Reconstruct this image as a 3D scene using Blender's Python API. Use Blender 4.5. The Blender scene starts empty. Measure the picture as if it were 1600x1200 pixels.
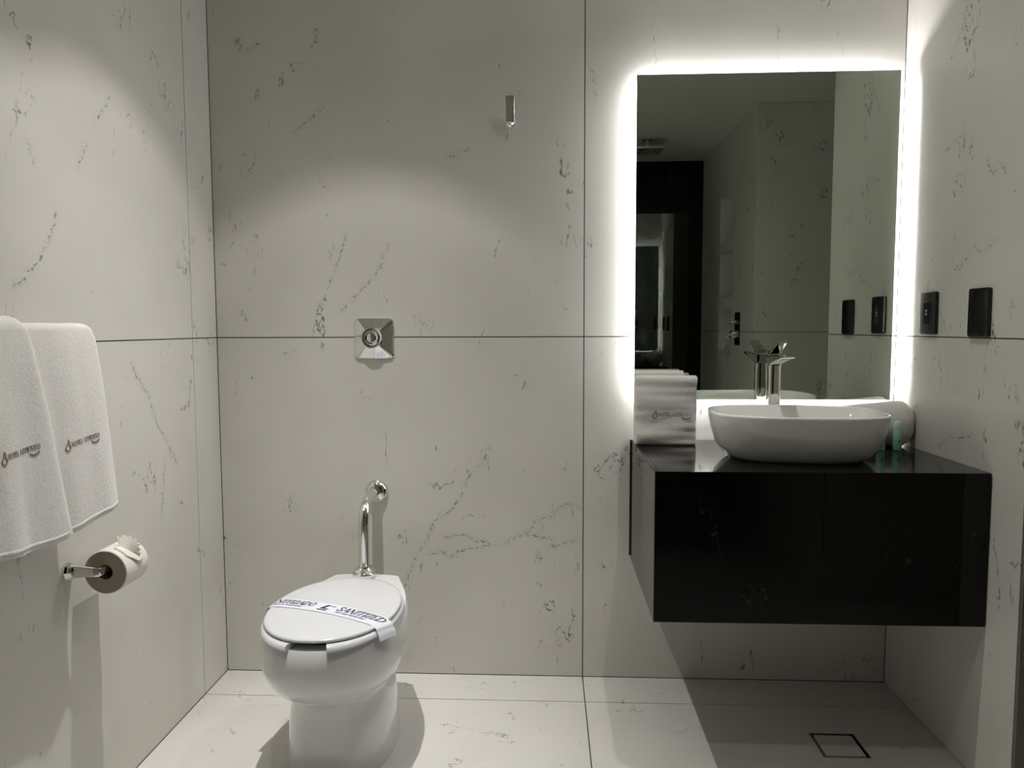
import bpy, bmesh, math, random
from mathutils import Vector, Matrix, noise
random.seed(4)
SC = bpy.context.scene
COL = SC.collection
PI = math.pi

# ------------------------------------------------------------------ camera, world, lights, exposure
RX, RY, RZ = 2.3225, -3.415, 2.497          # right wall plane, rear wall plane, ceiling height
cd = bpy.data.cameras.new('camera'); cam = bpy.data.objects.new('camera', cd); COL.objects.link(cam)
r_ = Vector((0.9989041, 0.0466994, -0.0031186)); u_ = Vector((-0.000416, 0.0754866, 0.9971467)); f_ = Vector((-0.0468015, 0.9960527, -0.0754233))
M = Matrix((r_, u_, -f_)).transposed().to_4x4(); M.translation = Vector((1.15352, -2.57215, 1.23251))
cam.matrix_world = M
cd.sensor_width = 36; cd.sensor_fit = 'HORIZONTAL'; cd.lens = 1169.9 / 1600 * 36
cd.clip_start = 0.02
SC.camera = cam
w = bpy.data.worlds.new('world'); SC.world = w; w.use_nodes = True
w.node_tree.nodes['Background'].inputs[0].default_value = (0.9, 0.92, 0.9, 1)
w.node_tree.nodes['Background'].inputs[1].default_value = 0.0
SC.view_settings.view_transform = 'Standard'; SC.view_settings.look = 'None'
SC.view_settings.gamma = 1; SC.view_settings.use_curve_mapping = False
SC.view_settings.exposure = 0.0
# ceiling downlights: (x, y, power, beam profile as (cosine of the angle off the axis, strength) pairs)
BEAM_A = [(0.0, 0.001), (0.5, 0.003), (0.69, 0.012), (0.725, 0.06), (0.76, 0.13), (0.82, 0.16), (0.86, 0.23), (0.91, 0.38), (0.95, 0.62), (0.985, 0.93), (1.0, 1.0)]
BEAM_B = [(0.0, 0.008), (0.55, 0.02), (0.66, 0.08), (0.74, 0.72), (0.86, 0.9), (1.0, 1.0)]
BEAM_C = [(0.0, 0.005), (0.32, 0.012), (0.50, 0.10), (0.62, 0.19), (0.80, 0.36), (0.93, 0.95), (1.0, 1.0)]
DOWNLIGHTS = [(0.555, -0.69, 134.0, BEAM_A), (0.56, -1.35, 14.0, BEAM_B), (1.62, -0.69, 28.0, BEAM_C)]  # last lamp is added to brighten the right wall, basin and folded towel
LED_STRENGTH = 69.0

# ------------------------------------------------------------------ helpers
def link(name, bm, mats, parent=None, smooth=True, angle=35, bevel=0, seg=2, subsurf=0):
    me = bpy.data.meshes.new(name)
    bmesh.ops.recalc_face_normals(bm, faces=bm.faces)
    bm.to_mesh(me); bm.free()
    if not isinstance(mats, (list, tuple)): mats = [mats]
    for m in mats: me.materials.append(m)
    if smooth:
        me.polygons.foreach_set('use_smooth', [True] * len(me.polygons))
        if angle < 180: me.set_sharp_from_angle(angle=math.radians(angle))
    o = bpy.data.objects.new(name, me); COL.objects.link(o)
    if parent: 
        o.parent = parent
        o.matrix_parent_inverse = parent.matrix_world_inv if hasattr(parent, 'matrix_world_inv') else Matrix.Identity(4)
    if bevel:
        b = o.modifiers.new('bevel', 'BEVEL'); b.width = bevel; b.segments = seg; b.limit_method = 'ANGLE'; b.angle_limit = math.radians(40)
        b.harden_normals = False
    if subsurf:
        s = o.modifiers.new('subsurf', 'SUBSURF'); s.levels = subsurf; s.render_levels = subsurf
    return o

def thing(name, label, cat, loc=(0, 0, 0), rotz=0, group=None):
    o = bpy.data.objects.new(name, None); COL.objects.link(o)
    o.location = loc; o.rotation_euler = (0, 0, rotz); o.empty_display_size = 0.05
    o['label'] = label; o['category'] = cat
    if group: o['group'] = group
    return o

def tag(o, label, cat, group=None):
    o['label'] = label; o['category'] = cat
    if group: o['group'] = group
    return o

def struct(o):
    o['kind'] = 'structure'; return o

def box(bm, x0, x1, y0, y1, z0, z1, mat=0):
    vs = [bm.verts.new((x, y, z)) for x in (x0, x1) for y in (y0, y1) for z in (z0, z1)]
    fs = [(0, 1, 3, 2), (4, 6, 7, 5), (0, 4, 5, 1), (2, 3, 7, 6), (0, 2, 6, 4), (1, 5, 7, 3)]
    for f in fs:
        fc = bm.faces.new([vs[i] for i in f]); fc.material_index = mat
    return vs

def bx(*a):
    bm = bmesh.new(); box(bm, *a); return bm

def rings(bm, rs, cap0=True, cap1=True, closed=True):
    R = [[bm.verts.new(p) for p in r] for r in rs]
    n = len(R[0])
    for a, b in zip(R, R[1:]):
        for i in range(n if closed else n - 1):
            j = (i + 1) % n
            bm.faces.new((a[i], a[j], b[j], b[i]))
    if cap0: bm.faces.new(list(reversed(R[0])))
    if cap1: bm.faces.new(R[-1])
    return R

def frame_for(t, ref):
    t = t.normalized()
    a = ref - t * ref.dot(t)
    if a.length < 1e-5: a = t.orthogonal()
    a.normalize(); return a, t.cross(a)

def tube(bm, path, rad, n=24, ref=Vector((0.123, 0.3, 0.9)), cap=True):
    path = [Vector(p) for p in path]
    rs = []
    for i, p in enumerate(path):
        t = path[min(i + 1, len(path) - 1)] - path[max(i - 1, 0)]
        if i == 0: a, b = frame_for(t, ref)
        else:
            a = a - t.normalized() * a.dot(t.normalized()); a.normalize(); b = t.normalized().cross(a)
        r = rad[i] if isinstance(rad, (list, tuple)) else rad
        rs.append([p + (a * math.cos(k * 2 * PI / n) + b * math.sin(k * 2 * PI / n)) * r for k in range(n)])
    return rings(bm, rs, cap, cap)

def lathe(bm, prof, centre, axis='z', n=40, cap=True):
    """prof: list of (radius, along)"""
    c = Vector(centre); rs = []
    for r, h in prof:
        ring = []
        for k in range(n):
            ca, sa = math.cos(k * 2 * PI / n) * r, math.sin(k * 2 * PI / n) * r
            if axis == 'z': v = Vector((ca, sa, h))
            elif axis == 'y': v = Vector((ca, h, sa))
            else: v = Vector((h, ca, sa))
            ring.append(c + v)
        rs.append(ring)
    return rings(bm, rs, cap, cap)

def sq(t, p):
    return math.copysign(abs(t) ** (2.0 / p), t)

def egg(hw, yf, yb, z, yc, pf=2.0, pb=2.4, n=64, cx=0.0):
    """closed outline, front towards -y; widest at yc"""
    out = []
    for k in range(n):
        a = k * 2 * PI / n
        c, s = math.cos(a), math.sin(a)
        p = pb if s > 0 else pf
        x = cx + hw * sq(c, p)
        y = yc + (yb - yc) * sq(s, p) if s > 0 else yc + (yc - yf) * sq(s, p)
        out.append((x, y, z))
    return out

def srect(hx, hy, z, p=4.0, n=72, c=(0, 0)):
    out = []
    for k in range(n):
        a = k * 2 * PI / n
        out.append((c[0] + hx * sq(math.cos(a), p), c[1] + hy * sq(math.sin(a), p), z))
    return out

def bez(p0, p1, p2, p3, n=10):
    p0, p1, p2, p3 = map(Vector, (p0, p1, p2, p3))
    return [p0 * (1 - t) ** 3 + p1 * 3 * t * (1 - t) ** 2 + p2 * 3 * t * t * (1 - t) + p3 * t ** 3 for t in [i / n for i in range(n + 1)]]

# ------------------------------------------------------------------ materials
def new_mat(name):
    m = bpy.data.materials.new(name); m.use_nodes = True
    nt = m.node_tree; nt.nodes.clear()
    out = nt.nodes.new('ShaderNodeOutputMaterial'); b = nt.nodes.new('ShaderNodeBsdfPrincipled')
    nt.links.new(b.outputs[0], out.inputs[0])
    return m, nt, b

def simple(name, col, rough=0.5, metal=0.0, spec=0.5, coat=0.0, noise_amt=0.0, noise_scale=20, bump=0.0, bump_scale=200, trans=0, sheen=0):
    m, nt, b = new_mat(name)
    b.inputs['Base Color'].default_value = (*col, 1); b.inputs['Roughness'].default_value = rough
    b.inputs['Metallic'].default_value = metal; b.inputs['Specular IOR Level'].default_value = spec
    b.inputs['Coat Weight'].default_value = coat; b.inputs['Coat Roughness'].default_value = 0.03
    b.inputs['Transmission Weight'].default_value = trans
    b.inputs['Sheen Weight'].default_value = sheen
    tc = nt.nodes.new('ShaderNodeTexCoord')
    n = nt.nodes.new('ShaderNodeTexNoise'); n.inputs['Scale'].default_value = noise_scale; n.inputs['Detail'].default_value = 4
    nt.links.new(tc.outputs['Object'], n.inputs['Vector'])
    if noise_amt:
        mx = nt.nodes.new('ShaderNodeMix'); mx.data_type = 'RGBA'; mx.blend_type = 'MULTIPLY'
        mx.inputs[0].default_value = 1
        mx.inputs[6].default_value = (*col, 1)
        mr = nt.nodes.new('ShaderNodeMapRange'); mr.inputs[3].default_value = 1 - noise_amt; mr.inputs[4].default_value = 1 + noise_amt
        nt.links.new(n.outputs[0], mr.inputs[0]); nt.links.new(mr.outputs[0], mx.inputs[7]); nt.links.new(mx.outputs[2], b.inputs['Base Color'])
    if bump:
        n2 = nt.nodes.new('ShaderNodeTexNoise'); n2.inputs['Scale'].default_value = bump_scale; n2.inputs['Detail'].default_value = 3
        nt.links.new(tc.outputs['Object'], n2.inputs['Vector'])
        bp = nt.nodes.new('ShaderNodeBump'); bp.inputs['Strength'].default_value = bump; bp.inputs['Distance'].default_value = 0.002
        nt.links.new(n2.outputs[0], bp.inputs['Height']); nt.links.new(bp.outputs[0], b.inputs['Normal'])
    return m

def math_node(nt, op, a, b=None, c=None, clamp=False):
    n = nt.nodes.new('ShaderNodeMath'); n.operation = op; n.use_clamp = clamp
    for i, v in enumerate((a, b, c)):
        if v is None: continue
        if isinstance(v, (int, float)): n.inputs[i].default_value = v
        else: nt.links.new(v, n.inputs[i])
    return n.outputs[0]

def vmath(nt, op, a, b=None, s=None):
    n = nt.nodes.new('ShaderNodeVectorMath'); n.operation = op
    for i, v in enumerate((a, b)):
        if v is None: continue
        if isinstance(v, (tuple, list, Vector)): n.inputs[i].default_value = v
        else: nt.links.new(v, n.inputs[i])
    if s is not None:
        if isinstance(s, (int, float)): n.inputs['Scale'].default_value = s
        else: nt.links.new(s, n.inputs['Scale'])
    return n.outputs['Value'] if op in ('DOT_PRODUCT', 'LENGTH', 'DISTANCE') else n.outputs['Vector']

def noise_tex(nt, vec, scale, detail=4, rough=0.55, dist=0.0):
    n = nt.nodes.new('ShaderNodeTexNoise'); n.inputs['Scale'].default_value = scale; n.inputs['Detail'].default_value = detail
    n.inputs['Roughness'].default_value = rough; n.inputs['Distortion'].default_value = dist
    nt.links.new(vec, n.inputs['Vector']); return n

def remap(nt, v, a, b, c=0.0, d=1.0):
    m = nt.nodes.new('ShaderNodeMapRange'); m.interpolation_type = 'SMOOTHSTEP'
    nt.links.new(v, m.inputs[0])
    for i, x in zip((1, 2, 3, 4), (a, b, c, d)): m.inputs[i].default_value = x
    return m.outputs[0]

def stone(name, base, vein_col, lines=(), to3=None, rough=0.36, spec=0.3, shift=(0, 0, 0), speck=1.0, vein=1.0, tone=0.05, angle=0.6, coat=0.0):
    """pale porcelain slab: faint clouding, broken hairline veins, dark flecks, and a few placed veins"""
    m, nt, b = new_mat(name)
    tc = nt.nodes.new('ShaderNodeTexCoord'); P = tc.outputs['Object']
    mp = nt.nodes.new('ShaderNodeMapping'); mp.inputs['Location'].default_value = shift
    nt.links.new(P, mp.inputs[0]); Q = mp.outputs[0]
    # stretched coordinates so veins run on the diagonal
    mr = nt.nodes.new('ShaderNodeMapping'); mr.inputs['Rotation'].default_value = (angle, angle, angle); mr.inputs['Scale'].default_value = (1.0, 1.0, 0.42)
    nt.links.new(Q, mr.inputs[0]); D = mr.outputs[0]
    cloud = noise_tex(nt, Q, 1.6, 3)
    # hairline veins: thin level set of a noise, broken by two masks
    wv = noise_tex(nt, D, 1.5, 7, 0.62, 0.4)
    ridge = math_node(nt, 'ABSOLUTE', math_node(nt, 'SUBTRACT', wv.outputs[0], 0.5))
    line = remap(nt, ridge, 0.0, 0.0045, 1.0, 0.0)
    brk = noise_tex(nt, Q, 7.0, 3)
    brk2 = noise_tex(nt, Q, 55.0, 2)
    mask = math_node(nt, 'MULTIPLY', remap(nt, brk.outputs[0], 0.52, 0.62), remap(nt, brk2.outputs[0], 0.36, 0.56))
    v1 = math_node(nt, 'MULTIPLY', math_node(nt, 'MULTIPLY', line, mask), vein)
    wv2 = noise_tex(nt, D, 3.4, 6, 0.6, 0.3)
    ridge2 = math_node(nt, 'ABSOLUTE', math_node(nt, 'SUBTRACT', wv2.outputs[0], 0.47))
    line2 = remap(nt, ridge2, 0.0, 0.005, 1.0, 0.0)
    brk3 = noise_tex(nt, vmath(nt, 'ADD', Q, (3.1, 7.7, 1.9)), 6.0, 3)
    v2 = math_node(nt, 'MULTIPLY', math_node(nt, 'MULTIPLY', line2, remap(nt, brk3.outputs[0], 0.57, 0.65)), remap(nt, brk2.outputs[0], 0.42, 0.62, 0.1, 0.8))
    # flecks
    vo = nt.nodes.new('ShaderNodeTexVoronoi'); vo.inputs['Scale'].default_value = 17
    nt.links.new(vmath(nt, 'ADD', D, vmath(nt, 'SCALE', brk2.outputs[1], s=0.012)), vo.inputs['Vector'])
    sep = nt.nodes.new('ShaderNodeSeparateColor'); nt.links.new(vo.outputs['Color'], sep.inputs[0])
    sp = math_node(nt, 'MULTIPLY', remap(nt, vo.outputs['Distance'], 0.03, 0.085, 1.0, 0.0), remap(nt, sep.outputs[0], 0.77, 0.83))
    sp = math_node(nt, 'MULTIPLY', sp, remap(nt, brk2.outputs[0], 0.4, 0.6, 0.1, 0.8 * speck))
    tot = math_node(nt, 'MAXIMUM', math_node(nt, 'MAXIMUM', v1, v2), sp)
    if lines:
        wob = noise_tex(nt, P, 38.0, 4, 0.65)
        wob2 = noise_tex(nt, P, 90.0, 3, 0.6)
        off = vmath(nt, 'SCALE', vmath(nt, 'SUBTRACT', wob.outputs[1], (0.5, 0.5, 0.5)), s=0.034)
        PP = vmath(nt, 'ADD', P, off)
        best = None
        for pl in lines:
            for A, B in zip(pl, pl[1:]):
                A3, B3 = Vector(to3(A)), Vector(to3(B)); d = B3 - A3
                rel = vmath(nt, 'SUBTRACT', PP, tuple(A3))
                t = math_node(nt, 'MULTIPLY', vmath(nt, 'DOT_PRODUCT', rel, tuple(d)), 1.0 / d.length_squared, clamp=True)
                clo = vmath(nt, 'SCALE', tuple(d), s=t)
                dist = vmath(nt, 'DISTANCE', rel, clo)
                best = dist if best is None else math_node(nt, 'MINIMUM', best, dist)
        wid = remap(nt, wob2.outputs[0], 0.34, 0.62, 0.0006, 0.0040)
        ln = math_node(nt, 'SUBTRACT', 1.0, math_node(nt, 'DIVIDE', best, wid), clamp=True)
        ln = math_node(nt, 'MULTIPLY', ln, 1.5, clamp=True)
        halo = remap(nt, best, 0.0, 0.02, 0.16, 0.0)
        ln = math_node(nt, 'MAXIMUM', math_node(nt, 'MULTIPLY', ln, 0.85), math_node(nt, 'MULTIPLY', halo, remap(nt, wob2.outputs[0], 0.4, 0.6)))
        tot = math_node(nt, 'MAXIMUM', tot, ln)
    tn = remap(nt, cloud.outputs[0], 0.3, 0.7, 1 - tone, 1 + tone)
    cb = vmath(nt, 'SCALE', tuple(base), s=tn)
    mx = nt.nodes.new('ShaderNodeMix'); mx.data_type = 'RGBA'
    nt.links.new(math_node(nt, 'MULTIPLY', tot, 0.92), mx.inputs[0]); nt.links.new(cb, mx.inputs[6]); mx.inputs[7].default_value = (*vein_col, 1)
    nt.links.new(mx.outputs[2], b.inputs['Base Color'])
    b.inputs['Roughness'].default_value = rough; b.inputs['Specular IOR Level'].default_value = spec
    b.inputs['Coat Weight'].default_value = coat
    return m

VB = [[(0.741, 0.435), (0.782, 0.445), (0.816, 0.427), (0.866, 0.457), (0.918, 0.463), (0.975, 0.472)], [(0.794, 0.496), (0.862, 0.508), (0.907, 0.485), (0.975, 0.472)], [(0.997, 0.475), (1.065, 0.51), (1.098, 0.526), (1.109, 0.556), (1.17, 0.577), (1.205, 0.613), (1.232, 0.62), (1.272, 0.603)], [(1.087, 0.51), (1.165, 0.495), (1.177, 0.465), (1.266, 0.494)], [(0.952, 0.815), (0.936, 0.77), (0.886, 0.72), (0.868, 0.688), (0.847, 0.638), (0.825, 0.599), (0.761, 0.559)], [(0.745, 0.514), (0.724, 0.479), (0.687, 0.414), (0.658, 0.344)], [(0.606, 1.517), (0.583, 1.446), (0.56, 1.413), (0.51, 1.359), (0.446, 1.293)], [(0.396, 1.37), (0.438, 1.468), (0.462, 1.544)], [(0.092, 2.208), (0.135, 2.169), (0.186, 2.193)], [(0.293, 1.901), (0.394, 1.974)], [(0.818, 1.807), (0.895, 1.835)], [(1.302, 2.084), (1.318, 2.001)]]
VL = [[(-0.843, 1.515), (-0.839, 1.486), (-0.872, 1.43), (-0.904, 1.391), (-0.949, 1.351), (-0.995, 1.321)], [(-0.921, 1.643), (-0.909, 1.604)], [(-0.595, 1.837), (-0.632, 1.798), (-0.662, 1.769)], [(-0.708, 1.686), (-0.746, 1.628)], [(-0.546, 1.136), (-0.517, 1.095), (-0.463, 1.039), (-0.43, 0.966), (-0.318, 0.818)], [(-0.384, 0.833), (-0.419, 0.666)]]
VR = [[(-0.356, 2.137), (-0.356, 2.103), (-0.324, 2.055), (-0.284, 2.003)], [(-0.272, 1.746), (-0.362, 1.773)], [(-0.486, 1.672), (-0.516, 1.625), (-0.544, 1.656), (-0.571, 1.625)], [(-0.44, 1.45), (-0.481, 1.428), (-0.551, 1.459)], [(-0.374, 1.394), (-0.42, 1.435)], [(-0.303, 0.877), (-0.344, 0.903), (-0.474, 0.933)]]
BASE = (0.69, 0.675, 0.627); VEIN = (0.11, 0.1, 0.085)
M_BACK = stone('porcelain_back', BASE, VEIN, VB, lambda p: (p[0], 0, p[1]))
M_LEFT = stone('porcelain_left', BASE, VEIN, VL, lambda p: (0, p[0], p[1]), shift=(5, 2, 1))
M_RIGHT = stone('porcelain_right', BASE, VEIN, VR, lambda p: (RX, p[0], p[1]), shift=(1, 8, 3))
M_SLAB = stone('porcelain_plain', BASE, VEIN, shift=(9, 4, 2))
M_FLOOR = stone('porcelain_floor', (0.735, 0.718, 0.685), VEIN, shift=(2, 3, 7), rough=0.3, speck=0.8)
M_GROUT = simple('grout', (0.055, 0.048, 0.04), 0.8, noise_amt=0.2)
M_CEIL = simple('painted_ceiling', (0.74, 0.74, 0.69), 0.5, noise_amt=0.03, noise_scale=3)
M_BLACK = stone('black_marble', (0.003, 0.003, 0.0025), (0.06, 0.055, 0.045), shift=(3, 1, 5), rough=0.07, spec=0.28, vein=0.6, speck=0.3, tone=0.3, angle=0.3)
M_BLACKW = stone('black_marble_wall', (0.006, 0.006, 0.0055), (0.06, 0.055, 0.045), shift=(6, 1, 2), rough=0.10, spec=0.25, vein=0.6, speck=0.3, tone=0.3)
M_BROWN = simple('brown_jamb', (0.20, 0.165, 0.135), 0.5, noise_amt=0.15, noise_scale=12)
M_CER = simple('white_ceramic', (0.76, 0.765, 0.775), 0.07, coat=0.6, noise_amt=0.01)
M_CERB = simple('basin_ceramic', (0.90, 0.90, 0.875), 0.07, coat=0.5, noise_amt=0.01)
M_PLAST = simple('white_plastic', (0.665, 0.675, 0.705), 0.16, noise_amt=0.01)
M_CHROME = simple('chrome', (0.78, 0.78, 0.76), 0.05, metal=1, noise_amt=0.01)
M_SATIN = simple('satin_chrome', (0.5, 0.5, 0.48), 0.25, metal=1, noise_amt=0.02)
M_BPL = simple('black_plastic', (0.008, 0.008, 0.009), 0.35, noise_amt=0.1)
M_BPL2 = simple('black_gloss', (0.006, 0.006, 0.007), 0.12, noise_amt=0.1)
M_WATER = simple('dark_recess', (0.01, 0.01, 0.01), 0.6, noise_amt=0.2)
M_INK = simple('navy_ink', (0.02, 0.022, 0.06), 0.6, noise_amt=0.1)
M_INK2 = simple('violet_ink', (0.28, 0.27, 0.48), 0.6, noise_amt=0.1)
M_PAPER = simple('white_paper', (0.70, 0.71, 0.78), 0.7, noise_amt=0.02, bump=0.1)
M_TISSUE = simple('tissue_paper', (0.80, 0.77, 0.72), 0.9, noise_amt=0.04, noise_scale=60, bump=0.5, bump_scale=500)
M_TISFAN = simple('tissue_fan', (0.92, 0.89, 0.82), 0.9, noise_amt=0.03)
M_TISEND = simple('tissue_edge', (0.42, 0.37, 0.30), 0.95, noise_amt=0.12, noise_scale=300, bump=0.5, bump_scale=900)
M_CARD = simple('cardboard_core', (0.16, 0.12, 0.09), 0.9, noise_amt=0.1)
M_MIRROR = simple('mirror_silver', (0.60, 0.66, 0.585), 0.0, metal=1, noise_amt=0.0)
M_GLASSEDGE = simple('mirror_edge', (0.6, 0.75, 0.68), 0.15, noise_amt=0.02)
M_THREAD = simple('brown_thread', (0.26, 0.17, 0.13), 0.8, noise_amt=0.2)
M_THREAD2 = simple('grey_thread', (0.2, 0.18, 0.17), 0.8, noise_amt=0.2)
M_THREAD3 = simple('gold_thread', (0.33, 0.24, 0.15), 0.8, noise_amt=0.2)
M_BOTTLE = simple('green_bottle', (0.40, 0.74, 0.58), 0.25, noise_amt=0.05)
M_CAP = simple('pale_green_cap', (0.70, 0.85, 0.77), 0.25, noise_amt=0.03)
M_LEAF = simple('leaf_print', (0.06, 0.22, 0.13), 0.5, noise_amt=0.1)
M_MARK = simple('socket_print', (0.35, 0.35, 0.35), 0.5, noise_amt=0.05)

def terry(name, col):
    m, nt, b = new_mat(name)
    tc = nt.nodes.new('ShaderNodeTexCoord'); P = tc.outputs['Object']
    n = noise_tex(nt, P, 420, 3, 0.7); n2 = noise_tex(nt, P, 120, 3, 0.6); n3 = noise_tex(nt, P, 900, 1)
    h = math_node(nt, 'ADD', math_node(nt, 'MULTIPLY', n.outputs[0], 0.7), math_node(nt, 'MULTIPLY', n2.outputs[0], 0.7))
    bp = nt.nodes.new('ShaderNodeBump'); bp.inputs['Strength'].default_value = 0.75; bp.inputs['Distance'].default_value = 0.0025
    nt.links.new(h, bp.inputs['Height']); nt.links.new(bp.outputs[0], b.inputs['Normal'])
    tn = remap(nt, n.outputs[0], 0.25, 0.75, 0.86, 1.06)
    nt.links.new(vmath(nt, 'SCALE', tuple(col), s=tn), b.inputs['Base Color'])
    b.inputs['Roughness'].default_value = 0.95; b.inputs['Specular IOR Level'].default_value = 0.1
    b.inputs['Sheen Weight'].default_value = 0.25; b.inputs['Sheen Roughness'].default_value = 0.6
    return m
M_TERRY = terry('terry_cotton', (0.80, 0.78, 0.75))

def emit(name, col, strength):
    m = bpy.data.materials.new(name); m.use_nodes = True; nt = m.node_tree; nt.nodes.clear()
    o = nt.nodes.new('ShaderNodeOutputMaterial'); e = nt.nodes.new('ShaderNodeEmission')
    e.inputs[0].default_value = (*col, 1); e.inputs[1].default_value = strength
    nt.links.new(e.outputs[0], o.inputs[0]); return m
M_LED = emit('led_light', (1.0, 0.97, 0.98), LED_STRENGTH)
M_LAMP = emit('downlight_lens', (1.0, 0.95, 0.86), 3)

# ------------------------------------------------------------------ setting
G = 0.0035   # joint between slabs
def slab_wall(name, spans_a, spans_z, place, mat, inset=0.0):
    """spans: list of (start, end) of slabs; place(a0,a1,z0,z1,d0,d1) -> box args; grout sits 1.5 mm behind the faces"""
    bm = bmesh.new()
    for a0, a1 in spans_a:
        for z0, z1 in spans_z:
            box(bm, *place(a0 + G / 2, a1 - G / 2, z0 + G / 2, z1 - G / 2, 0.0, 0.012), 0)
    box(bm, *place(spans_a[0][0] + inset, spans_a[-1][1], spans_z[0][0], spans_z[-1][1], 0.0025, 0.08), 1)
    return struct(link(name, bm, [mat, M_GROUT], smooth=False))
ZS = [(0, 1.2), (1.2, RZ)]
slab_wall('wall_back', [(0, 1.279), (1.279, RX)], ZS, lambda a0, a1, z0, z1, d0, d1: (a0, a1, d0, d1, z0, z1), M_BACK)
slab_wall('wall_left', [(RY, -2.74), (-2.74, -1.46), (-1.46, -0.18), (-0.18, 0)], ZS, lambda a0, a1, z0, z1, d0, d1: (-d1, -d0, a0, a1, z0, z1), M_LEFT)
slab_wall('wall_right', [(-0.7067, 0)], ZS, lambda a0, a1, z0, z1, d0, d1: (RX + d0, RX + d1, a0, a1, z0, z1), M_RIGHT)
JX, JY = 2.348, -1.93
slab_wall('wall_entry', [(JX, 3.4)], ZS, lambda a0, a1, z0, z1, d0, d1: (a0, a1, JY - d1, JY - d0, z0, z1), M_SLAB, 0.035)
slab_wall('wall_hall', [(JY, -0.7067 + 0.08)], ZS, lambda a0, a1, z0, z1, d0, d1: (3.4 + d0, 3.4 + d1, a0, a1, z0, z1), M_SLAB)
slab_wall('wall_rear', [(1.25, JX + 0.08)], [(0, 1.2), (1.2, RZ)], lambda a0, a1, z0, z1, d0, d1: (a0, a1, RY - d1, RY - d0, z0, z1), M_BLACKW)
slab_wall('wall_rear_left', [(0, 1.25)], ZS, lambda a0, a1, z0, z1, d0, d1: (a0, a1, RY - d1, RY - d0, z0, z1), M_SLAB)
# jamb closing the end of the right wall towards the entry
struct(link('trim_1', bx(RX + 0.002, RX + 0.16, -0.716, -0.7072, 0, RZ), M_BROWN, smooth=False))
struct(link('wall_lobby', bx(RX + 0.085, 3.4, -0.7067, -0.6267, 0, RZ), M_SLAB, smooth=False))
# shower side wall with three niches
bm = bmesh.new()
Y0, Y1 = -2.815, -2.475
zs = [0, 1.05, 1.352, 1.427, 1.73, 1.797, 2.11, RZ]
box(bm, JX, JX + 0.012, Y1, JY - 0.013, 0.0, 1.2 - G / 2); box(bm, JX, JX + 0.012, Y1, JY - 0.013, 1.2 + G / 2, RZ)
box(bm, JX, JX + 0.012, RY, Y0, 0.0, 1.2 - G / 2); box(bm, JX, JX + 0.012, RY, Y0, 1.2 + G / 2, RZ)
for a, b in ((0, 1.05), (1.352, 1.427), (1.73, 1.797), (2.11, RZ)): box(bm, JX, JX + 0.012, Y0, Y1, a, b)
for a, b in ((1.05, 1.352), (1.427, 1.73), (1.797, 2.11)):
    box(bm, JX + 0.1, JX + 0.11, Y0, Y1, a, b)
    box(bm, JX + 0.012, JX + 0.1, Y0 - 0.008, Y0, a, b); box(bm, JX + 0.012, JX + 0.1, Y1, Y1 + 0.008, a, b)
    box(bm, JX + 0.012, JX + 0.1, Y0, Y1, a - 0.008, a); box(bm, JX + 0.012, JX + 0.1, Y0, Y1, b, b + 0.008)
box(bm, JX + 0.0125, JX + 0.03, Y1 + 0.009, JY - 0.014, 0, RZ, 1); box(bm, JX + 0.0125, JX + 0.03, RY, Y0 - 0.009, 0, RZ, 1)
struct(link('wall_shower', bm, [M_SLAB, M_GROUT], smooth=False))
# floor slabs
DX0, DX1, DY0, DY1 = 1.9475, 2.0815, -0.4725, -0.3425     # drain opening
bm = bmesh.new()
ys = [(RY, -2.74), (-2.74, -1.46), (-1.46, -0.18), (-0.18, 0)]
def fslab(x0, x1, y0, y1): box(bm, x0, x1, y0, y1, -0.012, 0.0)
for x0, x1 in ((0, 1.279), (1.279, 2.42)):
    for y0, y1 in ys:
        a, b, c, d = x0 + G / 2, x1 - G / 2, y0 + G / 2, y1 - G / 2
        if x0 > 1 and y0 == -1.46:
            fslab(a, DX0, c, d); fslab(DX1, b, c, d); fslab(DX0, DX1, c, DY0); fslab(DX0, DX1, DY1, d)
        else: fslab(a, b, c, d)
fslab(2.42, 3.4, JY, -0.7)
box(bm, -0.05, 3.45, RY, 0.0, -0.06, -0.0125, 1)
struct(link('floor', bm, [M_FLOOR, M_GROUT], smooth=False))
# dark shadow joint at the foot of the walls
struct(link('ceiling', bx(-0.08, 3.48, RY - 0.08, 0.08, RZ, RZ + 0.05), M_CEIL, smooth=False))

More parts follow.
